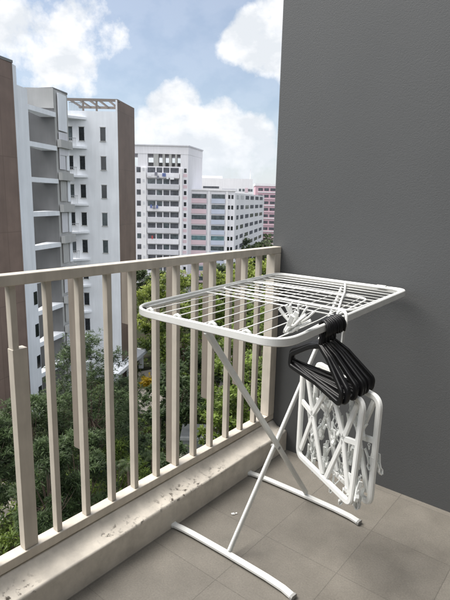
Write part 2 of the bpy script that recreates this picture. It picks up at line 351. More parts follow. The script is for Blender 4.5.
for i, y in enumerate(bal_y):
    if bar_me is None:
        b = MB().box(-0.014, 0.012, -0.0095, 0.0095, 0.1785+LZ, 1.0175+LZ).build('baluster', 'beige', rl, bevel=0.0015); bar_me = b
    else:
        b = bar_me.copy(); COL.objects.link(b); b.parent = rl
    b.location = (-0.106+LX, y+LY, 0)
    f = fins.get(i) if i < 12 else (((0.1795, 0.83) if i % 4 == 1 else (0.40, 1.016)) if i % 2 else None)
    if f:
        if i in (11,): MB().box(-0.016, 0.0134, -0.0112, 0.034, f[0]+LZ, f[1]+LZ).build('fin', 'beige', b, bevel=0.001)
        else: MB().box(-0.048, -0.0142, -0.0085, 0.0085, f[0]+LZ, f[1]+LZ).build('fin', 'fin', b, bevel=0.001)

# ------------------------------------------------------------------ drying rack
rk = thing('clothes_drying_rack', 'white metal folding clothes rack with crossed legs on the tiled floor', 'drying rack', (0.28, -0.55, 0))
OX, OY = -0.28, 0.55
def tz(y): return 0.8955+0.020*(y+1.02)/0.98             # table rises a little towards the wall
def W(x, y, z): return (x+OX, y+OY, z)
def T(x, y, dz=0.0): return (x+OX, y+OY, tz(y)+dz)
XL, XR, YN, YF = -0.052, 0.566, -0.996, -0.040
loop = rounded([T(XL+0.012, YN), T(XR, YN), T(XR-0.010, YF), T(XL-0.028, YF)], [0.105, 0.085, 0.05, 0.06], 20)
MB().bar(loop, 0.011, 0.025, (0,0,1), closed=True).build('frame', 'rack', rk, smooth=False)
MB().tube(rounded([T(-0.034, -0.984, -0.002), T(0.555, -0.984, -0.002), T(0.50, -0.285, 0.004), T(-0.055, -0.285, 0.004)], 0.06, 8), 0.0035, 8, closed=True).build('wing_loop', 'wire', rk, smooth=True)
MB().tube(rounded([T(-0.064, -0.055, 0.006), T(0.545, -0.055, 0.006), T(0.540, -0.545, 0.006), T(-0.045, -0.515, 0.006)], 0.06, 8), 0.004, 8, closed=True).build('wing_loop', 'wire', rk, smooth=True)
for i in range(9):
    x = 0.008+i*0.0640; x2 = x*0.88+0.012
    MB().tube([T(x, YN+0.004, 0.0), T(x*0.97+0.006, -0.7, 0.001), T(x2, -0.287, 0.004)], 0.0018, 6).build('wire', 'wire', rk, smooth=True)
for i in range(11):
    y = -0.600+i*0.0505
    MB().tube([T(XL-0.028*(y-YN), y, 0.002), T(0.25, y-0.004, 0.004), T(XR-0.004, y-0.010, 0.002)], 0.0020 if i % 3 else 0.0030, 6).build('wire', 'wire', rk, smooth=True)
for x in (0.056, 0.1785, 0.323, 0.447):                  # the rounded wire clips along the near edge
    c = MB(); c.tube([T(x-0.013, YN+0.004, 0.006), T(x-0.011, YN+0.004, 0.014), T(x, YN+0.004, 0.019), T(x+0.011, YN+0.004, 0.014), T(x+0.013, YN+0.004, 0.006)], 0.005, 8)
    c.build('wire_clip', 'rack', rk, smooth=True)
MB().tube([T(0.286, -0.05, 0.006), T(0.33, -0.14, 0.012), T(0.395, -0.28, 0.013), T(0.45, -0.42, 0.011), T(0.497, -0.535, 0.006)], 0.0042, 8).build('brace', 'wire', rk, smooth=True)
MB().box(0.43+OX, 0.47+OX, YF-0.012+OY, YF-0.002+OY, tz(YF)+0.004, tz(YF)+0.016).build('clip', 'rack', rk, bevel=0.002)
for (x, y) in ((-0.022, -0.950), (0.560, -0.905), (-0.082, -0.12)):
    r = MB(); r.obox(T(x, y, 0.0), (1,0,0), (0,1,0), (0,0,1), 0.007, 0.004, 0.004); r.build('rivet', 'rivet', rk, bevel=0.001)
def foot(y, bow):
    f = MB(); pts = [W(0.004, y, 0.0095), W(0.05, y+0.002, 0.0125), W(0.10, y+0.004, 0.0135), W(0.264, y+0.006, 0.0135), W(0.44, y+0.004, 0.0135), W(0.51, y+0.000, 0.0125), W(0.550, y-0.006, 0.0095)]
    f.bar(pts, 0.024, 0.016, (0,0,1)); o = f.build('foot', 'rack', rk)
    for s, p, q in ((0, pts[0], pts[1]), (1, pts[-1], pts[-2])):
        d = np.array(p)-np.array(q); d /= np.linalg.norm(d); e = np.array(p)+d*0.006
        c = MB(); c.bar([np.array(p)-d*0.003, e], 0.028, 0.018, (0,0,1)); c.build('end_cap', 'cap' if s else 'rack', o)
foot(-0.826, 0); foot(-0.322, 0)
MB().bar([W(0.297, -0.308, 0.022), W(0.297, -0.560, 0.345), W(0.297, -0.990, 0.884)], 0.012, 0.022, (0,0.8,0.6)).build('leg', 'rack', rk)
MB().bar([W(0.270, -0.812, 0.022), W(0.279, -0.560, 0.330), W(0.286, -0.075, 0.902)], 0.012, 0.022, (0,-0.8,0.6)).build('leg', 'rack', rk)
h = MB(); h.tube([W(0.268, -0.560, 0.338), W(0.306, -0.560, 0.338)], 0.006, 10); h.build('pivot_bolt', 'cap', rk)

sc_ = MB()
for (x, y, r) in ((0.128, -0.612, 0.009), (0.136, -0.600, 0.005)):
    sc_.add([(x-r, y, 0.002), (x, y-r*.6, 0.003), (x+r*1.1, y+r*.2, 0.004), (x+r*.2, y+r*.8, 0.006)], [(0,1,2,3)])
tag(sc_.build('paint_flake', 'white'), 'tiny white paint flake lying on the tiles between the kerb and the rack', 'paint flake')

# ------------------------------------------------------------------ black hangers
def hanger_obj():
    """origin at the top inside of the hook; hanger lies in the local XZ plane"""
    root = thing('clothes_hanger', 'black', 'clothes hanger')
    hk = [(0.028, -0.036), (0.029, -0.022), (0.026, -0.008), (0.018, 0.002), (0.004, 0.006), (-0.010, 0.003), (-0.018, -0.008), (-0.018, -0.022), (-0.010, -0.036), (-0.002, -0.050), (0.0, -0.064), (0.0, -0.082)]
    MB().tube([(x, 0, z) for x, z in hk], 0.0052, 8).build('hook', 'black', root, smooth=True)
    b = rounded([(0, 0, -0.076), (0.05, 0, -0.096), (0.145, 0, -0.158), (0.145, 0, -0.196), (-0.141, 0, -0.196), (-0.141, 0, -0.156), (-0.05, 0, -0.096)], [0.02, 0.05, 0.022, 0.014, 0.014, 0.022, 0.05], 5)
    MB().bar(b, 0.0155, 0.0096, (0,1,0), closed=True).build('body', 'black', root)
    return root
hg = hanger_obj()
HW = [  # y on the rack edge, yaw, roll, label
    (-0.752, -29, 4, 'black plastic clothes hanger nearest the camera in the bunch on the rack'),
    (-0.750, -24, 1, 'second black hanger from the front of the bunch on the rack'),
    (-0.738, -23, 4, 'third black hanger from the front of the bunch on the rack'),
    (-0.726, -18, 1, 'fourth black hanger from the front of the bunch on the rack'),
    (-0.714, -16, 3, 'fifth black hanger from the front, in the middle of the bunch'),
    (-0.702, -12, 0, 'fourth black hanger from the back of the bunch on the rack'),
    (-0.690, -10, 3, 'third black hanger from the back of the bunch on the rack'),
    (-0.678, -5, 1, 'second black hanger from the back of the bunch on the rack'),
    (-0.666, 0, 2, 'black clothes hanger at the back of the bunch, nearest the wall')]
for i, (y, yw, ro, lb) in enumerate(HW):
    o = hg if i == 0 else copy_tree(hg)
    o.location = (XR-0.008+random.uniform(-0.002, 0.002), y, tz(y)+0.0125)
    o.rotation_euler = (math.radians(random.uniform(-3, 3)), math.radians(ro+4), math.radians(yw))
    tag(o, lb, 'clothes hanger', 'black hangers hooked on the rack edge')

# ------------------------------------------------------------------ white folding peg hanger
ph = thing('peg_hanger', 'white plastic folding peg hanger with many small pegs hanging from the rack', 'peg hanger', (0.556, -0.655, 0.70), math.radians(-30))
def panel(y0, name, tap):
    p = MB(); wx, z0, z1 = 0.175, -0.345, 0.0
    p.bar(rounded([(-wx, y0, z0), (wx-tap, y0, z0), (wx, y0, z1), (-wx, y0, z1)], 0.030, 12), 0.021, 0.015, (0,1,0), closed=True)
    o = p.build(name, 'white', ph)
    def strut(a, b, wd=0.019): 
        s = MB(); s.bar([(a[0], y0, a[1]), (b[0], y0, b[1])], wd, 0.010, (0,1,0)); s.build('strut', 'white', o)
    for sx in (-1, 1):
        cx = sx*0.092
        strut((sx*0.005, z1-0.012), (cx, -0.150)); strut((sx*0.150, z1-0.012), (cx+sx*0.001, -0.152)) 
        strut((cx, -0.158), (sx*0.158-(tap if sx > 0 else 0), z0+0.030)); strut((cx-sx*0.001, -0.160), (sx*0.012, z0+0.012))
        strut((cx+sx*0.003, -0.153), (sx*0.166, -0.135), 0.020)
    return o
panel(-0.012, 'front_panel', 0.022); panel(0.046, 'back_panel', 0.004)
hk = [(0.0, 0.02, -0.01), (0.0, 0.02, 0.10), (0.004, 0.02, 0.160), (0.018, 0.02, 0.200), (0.014, 0.02, 0.226), (-0.012, 0.02, 0.236), (-0.034, 0.02, 0.222), (-0.036, 0.02, 0.200)]
MB().bar(rounded(hk, 0.02, 4, closed=False), 0.011, 0.006, (0,1,0)).build('hook', 'white', ph)
MB().box(-0.03, 0.03, -0.006, 0.044, -0.012, 0.010).build('hinge', 'white', ph, bevel=0.003)
def peg_mesh():
    p = MB()
    for s in (-1, 1):
        p.bar([(s*0.013, 0, 0.004), (s*0.0045, 0, -0.022), (s*0.0026, 0, -0.038), (s*0.0065, 0, -0.048), (s*0.002, 0, -0.060)], 0.0036, 0.0115, (0,1,0))
    p.tube([(0.0065*math.cos(a), 0, -0.026+0.0065*math.sin(a)) for a in [i*math.pi/4 for i in range(8)]], 0.0016, 6, closed=True)
    return p
def link_mesh():
    l = MB()
    for i in range(2):
        z = 0.008+i*0.009; e = (1, 0) if i % 2 else (0, 1)
        l.tube([(e[0]*0.0035*math.cos(a), e[1]*0.0035*math.cos(a), z+0.0060*math.sin(a)) for a in [k*math.pi/3 for k in range(6)]], 0.0011, 5, closed=True)
    return l
peg0 = peg_mesh().build('peg', 'peg', ph); lk0 = link_mesh().build('chain', 'peg', peg0)
spots = []
for y0 in (-0.006, 0.052):
    for sx in (-1, 1):
        for (x, z) in ((0.045, -0.075), (0.125, -0.060), (0.092, -0.165), (0.150, -0.14), (0.052, -0.225), (0.13, -0.235), (0.04, -0.29), (0.11, -0.30), (0.15, -0.27), (0.10, -0.02), (0.02, -0.13)):
            spots.append((sx*x, y0, z))
spots += [(0.174, 0.02, -0.16), (0.172, 0.03, -0.235)]
for i, (x, y, z) in enumerate(spots):
    p = peg0 if i == 0 else copy_tree(peg0, ph)
    ro = 0.32
    p.location = (x+random.uniform(-.006, .006), y+random.uniform(0.006, 0.034)*(1 if y < 0.03 else -1), z+random.uniform(-.012, .004)-0.024)
    p.rotation_euler = (random.uniform(-ro, ro)*0.7, random.uniform(-ro, ro), random.uniform(-3, 3))

# ------------------------------------------------------------------ loose pegs piled on the rack
loose = [((0.520, -0.868, 0.036), (0.15, -0.55, 0.2), 'white clothes peg leaning left at the left of the pile on the rack'),
         ((0.534, -0.862, 0.040), (0.1, -0.1, 0.5), 'white clothes peg standing upright in the middle of the pile on the rack'),
         ((0.552, -0.855, 0.037), (-0.1, 0.65, 0.4), 'white clothes peg leaning right on top of the pile on the rack'),
         ((0.530, -0.882, 0.026), (0.5, -0.3, 1.6), 'white clothes peg tilted in front of the pile on the rack'),
         ((0.548, -0.874, 0.024), (0.5, 0.8, 0.9), 'white clothes peg lying lowest across the pile on the rack')]
lp = None
for p, r, lb in loose:
    if lp is None:
        lp = MB()
        for s in (-1, 1):
            lp.bar([(s*0.0105, 0, 0.036), (s*0.0085, 0, 0.016), (s*0.0035, 0, -0.006), (s*0.0075, 0, -0.020), (s*0.002, 0, -0.034)], 0.0055, 0.0125, (0,1,0))
        lp.tube([(0.0075*math.cos(a), 0, 0.004+0.0075*math.sin(a)) for a in [i*math.pi/4 for i in range(8)]], 0.002, 6, closed=True)
        o = lp0 = lp.build('clothes_peg', 'white')
    else:
        o = lp0.copy(); COL.objects.link(o)
    o.location = (p[0]-0.012, p[1], tz(p[1])+p[2]+0.002); o.rotation_euler = r; o.scale = (1.12, 1.12, 1.12)
    tag(o, lb, 'clothes peg', 'loose white pegs piled on the rack')

# ------------------------------------------------------------------ left apartment block (local axes: x across, y away from the camera, z up from the ground)
def estate(name, label, cat, u, d, group=None):
    return thing(name, label, cat, world(u, d, GROUND), YAW, group)
EYE = CAM[2]-GROUND
def hz(py, d, px): return loc(px, py, d)[2]-GROUND
ab = estate('apartment_block', 'white and brown clad apartment block with deep open balconies at left', 'apartment block', -18.5, 50)
bu, bd = -18.5, 50
def P(px, d, py=150): return (U(px, d, py)-bu, d-bd)
# the long side runs away to the right: three runs of wall
A = P(-60, 37.4, 60); B = P(12, 44.4, 63); Cc = P(27, 46.7, 90); D = P(55, 51.0, 90); E_ = P(67, 53.6, 95)
nx, ny = -1.0, 0.25
zt = hz(63, 44.4, 12)
def back(p, k): return (p[0]-k*0.97, p[1]+k*0.24)
MB().prism([A, B, back(B, 9), back(A, 9)], 0, [hz(30, 37.4, -60)*0+zt]*4).build('clad_wall', 'brown', ab)
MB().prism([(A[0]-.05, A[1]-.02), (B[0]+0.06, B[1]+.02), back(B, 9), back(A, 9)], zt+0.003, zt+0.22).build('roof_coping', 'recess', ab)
B2 = P(16.5, 45.1, 80)
MB().prism([(B[0]+.001, B[1]), B2, back(B2, 8.8), back(B, 8.8)], 0, zt-0.05).build('wall', 'bwhite', ab)
zt2 = hz(86, 45.6, 22)
MB().prism([(B2[0]+.001, B2[1]), Cc, back(Cc, 8.6), back(B2, 8.6)], 0, zt2).build('wall', 'bwhite', ab)
# balcony bay: back wall faces the camera, triangular slabs
zt3 = hz(88, 51, 40)
bw0 = (Cc[0]-0.6, D[1])
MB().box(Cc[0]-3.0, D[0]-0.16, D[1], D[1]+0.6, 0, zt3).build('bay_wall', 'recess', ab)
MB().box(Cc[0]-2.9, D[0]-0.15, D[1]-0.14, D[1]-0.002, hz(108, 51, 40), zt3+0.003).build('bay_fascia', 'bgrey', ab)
SH = 3.15
ztop = hz(117, 51.0, 54)
for i in range(9):
    z = ztop-i*SH
    if z < 0.5: break
    MB().prism([(Cc[0]+0.004, Cc[1]), (D[0]-0.02, D[1]-0.03), (D[0]-0.02, D[1]-0.003), (Cc[0]-0.5, D[1]-0.003), (Cc[0]-0.5, Cc[1]+0.1)], z-0.02, z+0.42).build('balcony_slab', 'bwhite', ab)
    if i >= 5:                                    # narrow windows show on the white wall lower down
        q = np.array(Cc); e = np.array(Cc)-np.array(B2); e /= np.linalg.norm(e); n = np.array([e[1], -e[0]])
        c = q-e*0.42
        MB().obox((c[0]+n[0]*0.01, c[1]+n[1]*0.01, z-1.35), (*e, 0), (*n, 0), (0,0,1), 0.30, 0.03, 0.62).build('window', 'glass', ab)
# stair tower run between the bay and the far wing
e = np.array(E_)-np.array(D); eL = np.linalg.norm(e); e /= eL; n = np.array([e[1], -e[0]])
zt4 = hz(89, 51, 55)
MB().prism([(D[0]-0.14, D[1]+0.02), E_, back(E_, 6), back(D, 6)], 0, zt4-0.02).build('tower_wall', 'bgrey', ab)
MB().prism([(D[0]-0.2, D[1]-0.05), (E_[0]+0.05, E_[1]), back(E_, 6), back(D, 6)], zt4-0.017, zt4+0.16).build('roof_coping', 'recess', ab)
def onface(t, off, z, hx, hy, hz_, name, m):
    c = np.array(D)+e*eL*t+n*off
    return MB().obox((c[0], c[1], z), (*e, 0), (*n, 0), (0,0,1), hx, hy, hz_).build(name, m, ab)
onface(0.47, 0.07, zt4-2.0, eL*0.34, 0.05, 1.75, 'panel', 'bwhite')
onface(0.47, 0.075, zt4-5.0, eL*0.34, 0.055, 1.1, 'panel', 'hgrey')
for i in range(8):
    z = ztop-1.9-i*SH
    if z < 1: break
    onface(0.5, 0.22, z-0.55, eL*0.50, 0.20, 0.38, 'ledge', 'bgrey')
    onface(0.36, 0.05, z-2.0, eL*0.24, 0.03, 1.0, 'window', 'bgrey' if i % 2 else 'hgrey')
    onface(0.80, 0.07, z-2.0, eL*0.11, 0.045, 1.05, 'mullion', 'bwhite')
# far wing: white front, brown right side, pergola roof
fd = 58.0
F0 = (U(64, fd, 110)-bu, fd-bd); F1 = (U(115.6, fd, 110)-bu, fd-bd); F2 = (U(117.4, fd, 110)-bu, fd-bd); G1 = (U(134.3, 63.5, 108)-bu, 63.5-bd)
zw = hz(111, fd, 90); zb = hz(99, fd, 117)
MB().box(F0[0], F1[0], fd-bd, fd-bd+5.3, 0, zw).build('wing_wall', 'bwhite', ab)
MB().prism([(F1[0]+0.003, F1[1]-0.02), (F2[0], F2[1]-0.02), (F2[0], F2[1]+3), (F1[0]+0.003, F1[1]+3)], 0, zb-0.1).build('corner_fin', 'bwhite', ab)
MB().prism([(F2[0]+0.003, F2[1]), G1, (G1[0]-0.5, G1[1]+0.4), (F2[0]+0.003, G1[1]+0.4)], 0, zb).build('clad_wall', 'brown', ab)
pe = MB(); pe.box(F0[0]+0.3, F2[0]-0.003, F1[1]+0.02, F1[1]+0.30, zb-0.26, zb); pe.build('pergola_beam', 'brown2', ab)
MB().box(F0[0]+0.3, F2[0]-0.003, F1[1]+4.7, F1[1]+4.95, zb-0.26, zb).build('pergola_beam', 'brown2', ab)
for i in range(6):
    x = F0[0]+0.5+i*1.08
    MB().box(x, x+0.16, F1[1]+0.305, F1[1]+4.69, zb-0.22, zb-0.03).build('rafter', 'brown2', ab)
for x in (F0[0]+2.0, F0[0]+3.5):
    MB().box(x, x+0.18, F1[1]+0.05, F1[1]+0.23, zw+0.003, zb-0.265).build('pergola_post', 'brown2', ab)
rr = MB()
for i in range(9): rr.box(F0[0]+0.5+i*0.16, F0[0]+0.54+i*0.16, F1[1]+0.4, F1[1]+0.44, zw+0.003, zw+0.9)
rr.box(F0[0]+0.45, F0[0]+1.9, F1[1]+0.395, F1[1]+0.445, zw+0.903, zw+0.96); rr.build('roof_railing', 'steel', ab)
zwin = hz(134, fd, 91); SW = 3.13
for i in range(10):
    z = zwin-i*SW
    if z < 1.2: break
    for px, hw, m in ((81.5, 0.29, 'glass'), (102.8, 0.29, 'glass'), (70, 0.24, 'glass2')):
        x = U(px, fd, 130)-bu
        fr = MB().box(x-hw, x+hw, fd-bd-0.02, fd-bd+0.05, z-0.72, z+0.72).build('window', m if random.random() < .8 else ('glass2' if m == 'glass' else 'glass'), ab)
        fm = MB(); fm.box(x-hw-.05, x+hw+.05, fd-bd-0.06, fd-bd-0.001, z+0.722, z+0.79); fm.build('lintel', 'bgrey', fr); MB().box(x-hw-.05, x+hw+.05, fd-bd-0.09, fd-bd-0.001, z-0.80, z-0.722).build('sill', 'bgrey', fr)
    x0, x1, x2 = U(66.5, fd, 130)-bu, U(76.5, fd, 130)-bu, U(86.5, fd, 130)-bu
    MB().prism([(x0, fd-bd-1.5), (x0+0.25, fd-bd-1.5), (x2, fd-bd-0.12), (x2, fd-bd-0.002), (x0, fd-bd-0.002)], z-1.62, z-1.40).build('balcony_slab', 'bwhite', ab)
    rb = MB()
    for q in range(7): xx = x0+0.15+q*0.15; rb.box(xx, xx+0.03, fd-bd-0.95+q*0.1, fd-bd-0.92+q*0.1, z-1.395, z-0.55)
    rb.prism([(x0+0.1, fd-bd-1.0), (x1, fd-bd-0.35), (x1, fd-bd-0.30), (x0+0.1, fd-bd-0.95)], z-0.547, z-0.49); rb.build('balcony_rail', 'steel', ab)
x0, x2 = U(66.5, fd, 130)-bu, U(86.5, fd, 130)-bu
MB().prism([(x0, fd-bd-1.5), (x0+0.25, fd-bd-1.5), (x2, fd-bd-0.12), (x2, fd-bd-0.002), (x0, fd-bd-0.002)], zwin+1.5, zwin+1.75).build('balcony_slab', 'bwhite', ab)

# ------------------------------------------------------------------ entrance canopy at the foot of the block
cu, cdp = U(135, 59, 360), 59.0
cp = estate('entrance_canopy', 'white flat canopy on square posts at the foot of the brown clad wing', 'canopy', cu, cdp)
def CP(px, d, py): return (U(px, d, py)-cu, d-cdp)
zc = hz(349, 63.5, 147)
ca, cb_ = CP(117, 53.5, 372), CP(147.5, 63.5, 348)
MB().prism([ca, cb_, (cb_[0]-1.6, cb_[1]+0.4), (ca[0]-1.6, ca[1]+0.4)], zc-0.45, zc).build('roof_slab', 'bwhite', cp)
for t in (0.08, 0.5, 0.9):
    x = ca[0]+(cb_[0]-ca[0])*t-0.5; y = ca[1]+(cb_[1]-ca[1])*t
    MB().box(x-0.35, x+0.25, y, y+0.4, 0, zc-0.453).build('post', 'bwhite', cp)

# ------------------------------------------------------------------ distant housing blocks
def floors(root, x0, x1, y, ztop_, step, nfl, bands, mats=None, zmin=0.5):
    pass
ha = estate('housing_block', 'tall white housing block with dark corridor openings and laundry, beside the brown wing', 'housing block', U(160, 130), 130)
hu, hd = U(160, 130), 130
def HX(px, py=170, d=130): return U(px, d, py)-hu
zA = hz(146, 130, 160); xa0, xa1 = HX(100), HX(188)
Sd = (U(202.5, 141, 150)-hu, 141-hd)
st = 2.78
ztA = hz(166, 130, 160)
# hollow top storey: openings you see the sky through
zo0, zo1 = hz(166.5, 130, 165), hz(154, 130, 165)
MB().prism([(xa0, 0), (xa1, 0), Sd, (Sd[0]-1, Sd[1]+2), (xa0, Sd[1]+2)], 0, zo0).build('wall', 'hwhite', ha)
MB().prism([(xa0, -0.05), (xa1+0.05, -0.05), (Sd[0]+0.05, Sd[1]), (Sd[0]-1, Sd[1]+2), (xa0, Sd[1]+2)], zo1+0.003, zA).build('roof_parapet', 'hwhite', ha)
MB().prism([(xa0-.2, -0.25), (xa1+0.2, -0.25), (Sd[0]+0.25, Sd[1]), (Sd[0]-1, Sd[1]+2.2), (xa0-.2, Sd[1]+2.2)], zA+0.003, zA+0.3).build('roof_edge', 'hgrey', ha)
MB().prism([(HX(180.5), 0.0), (xa1, 0), Sd, (Sd[0]-1, Sd[1]+2), (HX(180.5), 2.4)], zo0+0.003, zo1).build('roof_core', 'hwhite', ha)
for a, b_ in ((138, 147.6), (153.5, 158.5), (162.5, 165), (169, 171.5), (175, 177)):
    MB().box(HX(a), HX(b_), 0.02, 1.6, zo0+0.003, zo1).build('roof_pillar', 'hwhite' if a < 150 else 'bgrey', ha)
MB().box(HX(136), HX(180), 8.0, 8.3, zo0+0.003, zo1-1.6).build('roof_screen', 'bgrey', ha)
for i in range(13):
    z = ztA-1.05-i*st
    if z < 1: break
    for a, b_ in ((136.5, 140.6), (147.6, 155.3), (156.6, 162.2), (163.4, 169.4), (170.4, 178.8)):
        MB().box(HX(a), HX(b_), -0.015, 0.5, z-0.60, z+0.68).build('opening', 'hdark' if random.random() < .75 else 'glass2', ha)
    MB().box(HX(147), HX(179.4), -0.55, -0.005, z-1.86, z-0.72).build('corridor_parapet', 'hgrey' if i % 3 else 'hwhite', ha)
    MB().box(HX(184), HX(186.6), -0.015, 0.3, z-0.45, z+0.55).build('window', 'glass', ha)
    MB().box(HX(183.2), HX(187.2), -0.02, 0.2, z-1.55, z-0.75).build('panel', 'pink', ha)
for a, b_ in ((141.2, 146.4), (180.2, 182.4)):
    MB().box(HX(a), HX(b_), -0.6, -0.003, 0, zo0-0.4).build('pilaster', 'hside', ha)
for i in range(13):
    z = ztA-0.9-i*st
    if z < 1: break
    MB().box(HX(143), HX(144.8), -0.64, -0.602, z-0.35, z+0.35).build('vent', 'hgrey', ha)
for px, py, m, wd in ((150, 174, 1, .9), (156.5, 173.5, 3, .7), (158.5, 177, 3, .5), (164.5, 174.5, 0, .9), (168, 177, 1, .5), (172.5, 177.5, 1, 1.0), (151.5, 206, 0, .5), (154.5, 207, 3, .6), (157.5, 206.5, 0, .5), (152.5, 237, 2, .4)):
    MB().box(HX(px)-wd*.5, HX(px)+wd*.5, -1.0, -0.95, hz(py, 129, px)-0.5, hz(py, 129, px)+0.35).build('laundry', LAUNDRY[m], ha)

hb = estate('housing_block', 'lower white housing block striped with pink and pale blue window panels', 'housing block', U(210, 133), 133)
ku, kd = U(210, 133), 133
def KX(px, d=133, py=200): return U(px, d, py)-ku
zB = hz(190.5, 133, 200); xb0, xb1 = KX(188.4), KX(235)
K2 = (U(264, 190, 205)-ku, 190-kd)
zB2 = zB
MB().prism([(xb0, 0), (xb1, 0), (xb1, 14), (xb0, 14)], 0, zB).build('wall', 'hwhite', hb)
MB().prism([(xb1+0.003, 1.0), K2, (K2[0]-9, K2[1]), (xb1+0.003, 16)], 0, zB-0.4).build('side_wing', 'hside', hb)
st2 = 2.72
zr = hz(196.3, 133, 205)
for i in range(9):
    z = zr-i*st2
    if z < 1: break
    g = 'teal' if i in (4, 7) else 'glass2'
    MB().box(KX(191), KX(206.5), -0.03, 0.3, z-0.55, z+0.60).build('window', g, hb)
    MB().box(KX(191), KX(206.5), -0.25, -0.002, z-1.75, z-0.58).build('panel', 'pink', hb)
    MB().box(KX(211.5), KX(225), -0.03, 0.3, z-0.55, z+0.60).build('window', 'teal' if i == 4 else 'glass2', hb)
    MB().box(KX(211.5), KX(225), -0.25, -0.002, z-1.75, z-0.58).build('panel', 'blue', hb)
    for px in (229.2, 232.4):
        MB().box(KX(px)-0.28, KX(px)+0.28, -0.03, 0.3, z-0.5, z+0.5).build('window', 'glass', hb)
    # dark openings on the side wing
    ew = np.array(K2)-np.array((xb1, 1.0)); L = np.linalg.norm(ew); ew /= L; nw = np.array([ew[1], -ew[0]])
    for t, hw in ((0.07, 1.5), (0.19, 2.4), (0.34, 3.0), (0.50, 3.3), (0.68, 3.6), (0.86, 3.6)):
        c = np.array((xb1, 1.0))+ew*L*t
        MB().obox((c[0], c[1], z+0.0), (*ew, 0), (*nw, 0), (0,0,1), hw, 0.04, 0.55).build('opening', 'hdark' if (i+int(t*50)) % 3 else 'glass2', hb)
for px in (209, 227):
    MB().box(KX(px)-0.25, KX(px)+0.25, -0.4, -0.004, 0, zB-0.2).build('pilaster', 'hside', hb)
MB().box(xb0-0.2, xb1+0.2, -0.3, 14, zB+0.003, zB+0.35).build('roof_edge', 'hside', hb)

hc = estate('housing_block', 'long pale slab block with flat roof rising behind the striped block', 'housing block', U(230, 205), 205)
cu2, cd2 = U(230, 205), 205
def QX(px): return U(px, 205, 190)-cu2
zC = hz(178.5, 205, 230)
MB().box(QX(196), QX(252.5), 0, 12, 0, zC).build('wall', 'hside', hc)
MB().box(QX(196), QX(222), 1.0, 10, zC+0.003, hz(175.5, 205, 210)).build('roof_block', 'hside', hc)
MB().box(QX(203), QX(219), -0.05, 0.3, hz(188.3, 205, 210), hz(186.2, 205, 210)).build('opening', 'hdark', hc)
for i in range(6):
    z = hz(190, 205, 240)-i*2.8
    for px in (240, 243.5, 249, 251.5):
        MB().box(QX(px)-0.45, QX(px)+0.45, -0.05, 0.3, z-0.5, z+0.5).build('window', 'glass2', hc)
    MB().box(QX(245), QX(248), -0.06, 0.3, z-0.9, z+0.9).build('panel', 'pink', hc)
    MB().box(QX(222), QX(237), -0.05, 0.3, z-0.5, z+0.5).build('opening', 'hgrey', hc)
mm = MB(); mm.box(QX(250.2)-.12, QX(250.2)+.12, 3, 3.24, zC+0.003, hz(169, 205, 250)); mm.build('antenna_mast', 'hside', hc)

hp = estate('housing_block', 'rose pink housing block with dark window rows at the edge of the grey wall', 'housing block', U(264, 225), 225)
pu, pd = U(264, 225), 225
def RX(px): return U(px, 225, 200)-pu
zP = hz(186, 225, 263)
MB().box(RX(255), RX(285), 0, 14, 0, zP).build('wall', 'rose', hp)
MB().box(RX(254.5), RX(285), -0.3, 14, zP+0.003, zP+1.0).build('roof_edge', 'hside', hp)
for i in range(12):
    z = hz(189.5, 225, 263)-i*2.85
    if z < 1: break
    for a, b_ in ((258, 262.5), (264, 268.5), (270, 276)):
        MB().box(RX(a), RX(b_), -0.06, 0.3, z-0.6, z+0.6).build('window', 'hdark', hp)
    MB().box(RX(257.5), RX(277), -0.3, -0.002, z-1.35, z-0.95).build('ledge', 'pink' if i % 2 else 'hside', hp)

# ------------------------------------------------------------------ trees
def leaves(mb, centers, outward, size, per, aspect, droop, rng, tints):
    C = np.repeat(np.asarray(centers), per, 0); O = np.repeat(np.asarray(outward), per, 0); t = np.repeat(np.asarray(tints), per); n = len(C)
    a = rng.uniform(0, 2*math.pi, n); el = rng.normal(0.15-droop, 0.45, n)
    dv = np.stack([np.cos(a)*np.cos(el), np.sin(a)*np.cos(el), np.sin(el)], 1)+O*0.35
    dv /= np.linalg.norm(dv, axis=1)[:, None]
    sd = np.cross(dv, (0, 0, 1.0)); sd /= (np.linalg.norm(sd, axis=1)[:, None]+1e-6); nn = np.cross(sd, dv)
    sd = sd*math.cos(.5)+nn*rng.uniform(-.5, .5, n)[:, None]
    L = (size*rng.uniform(0.7, 1.25, n))[:, None]; w_ = L*aspect; b = C+dv*L*0.05
    dz = np.array([0, 0, -0.12])*L
    q = np.stack([b, b+dv*L*.5+sd*w_*.5, b+dv*L+dz, b+dv*L*.5-sd*w_*.5], 1).reshape(-1, 3)
    o = len(mb.v); mb.v += q.tolist(); mb.f += (np.arange(4*n).reshape(-1, 4)+o).tolist(); mb.t += (t+rng.normal(0, 0.13, n)).tolist()
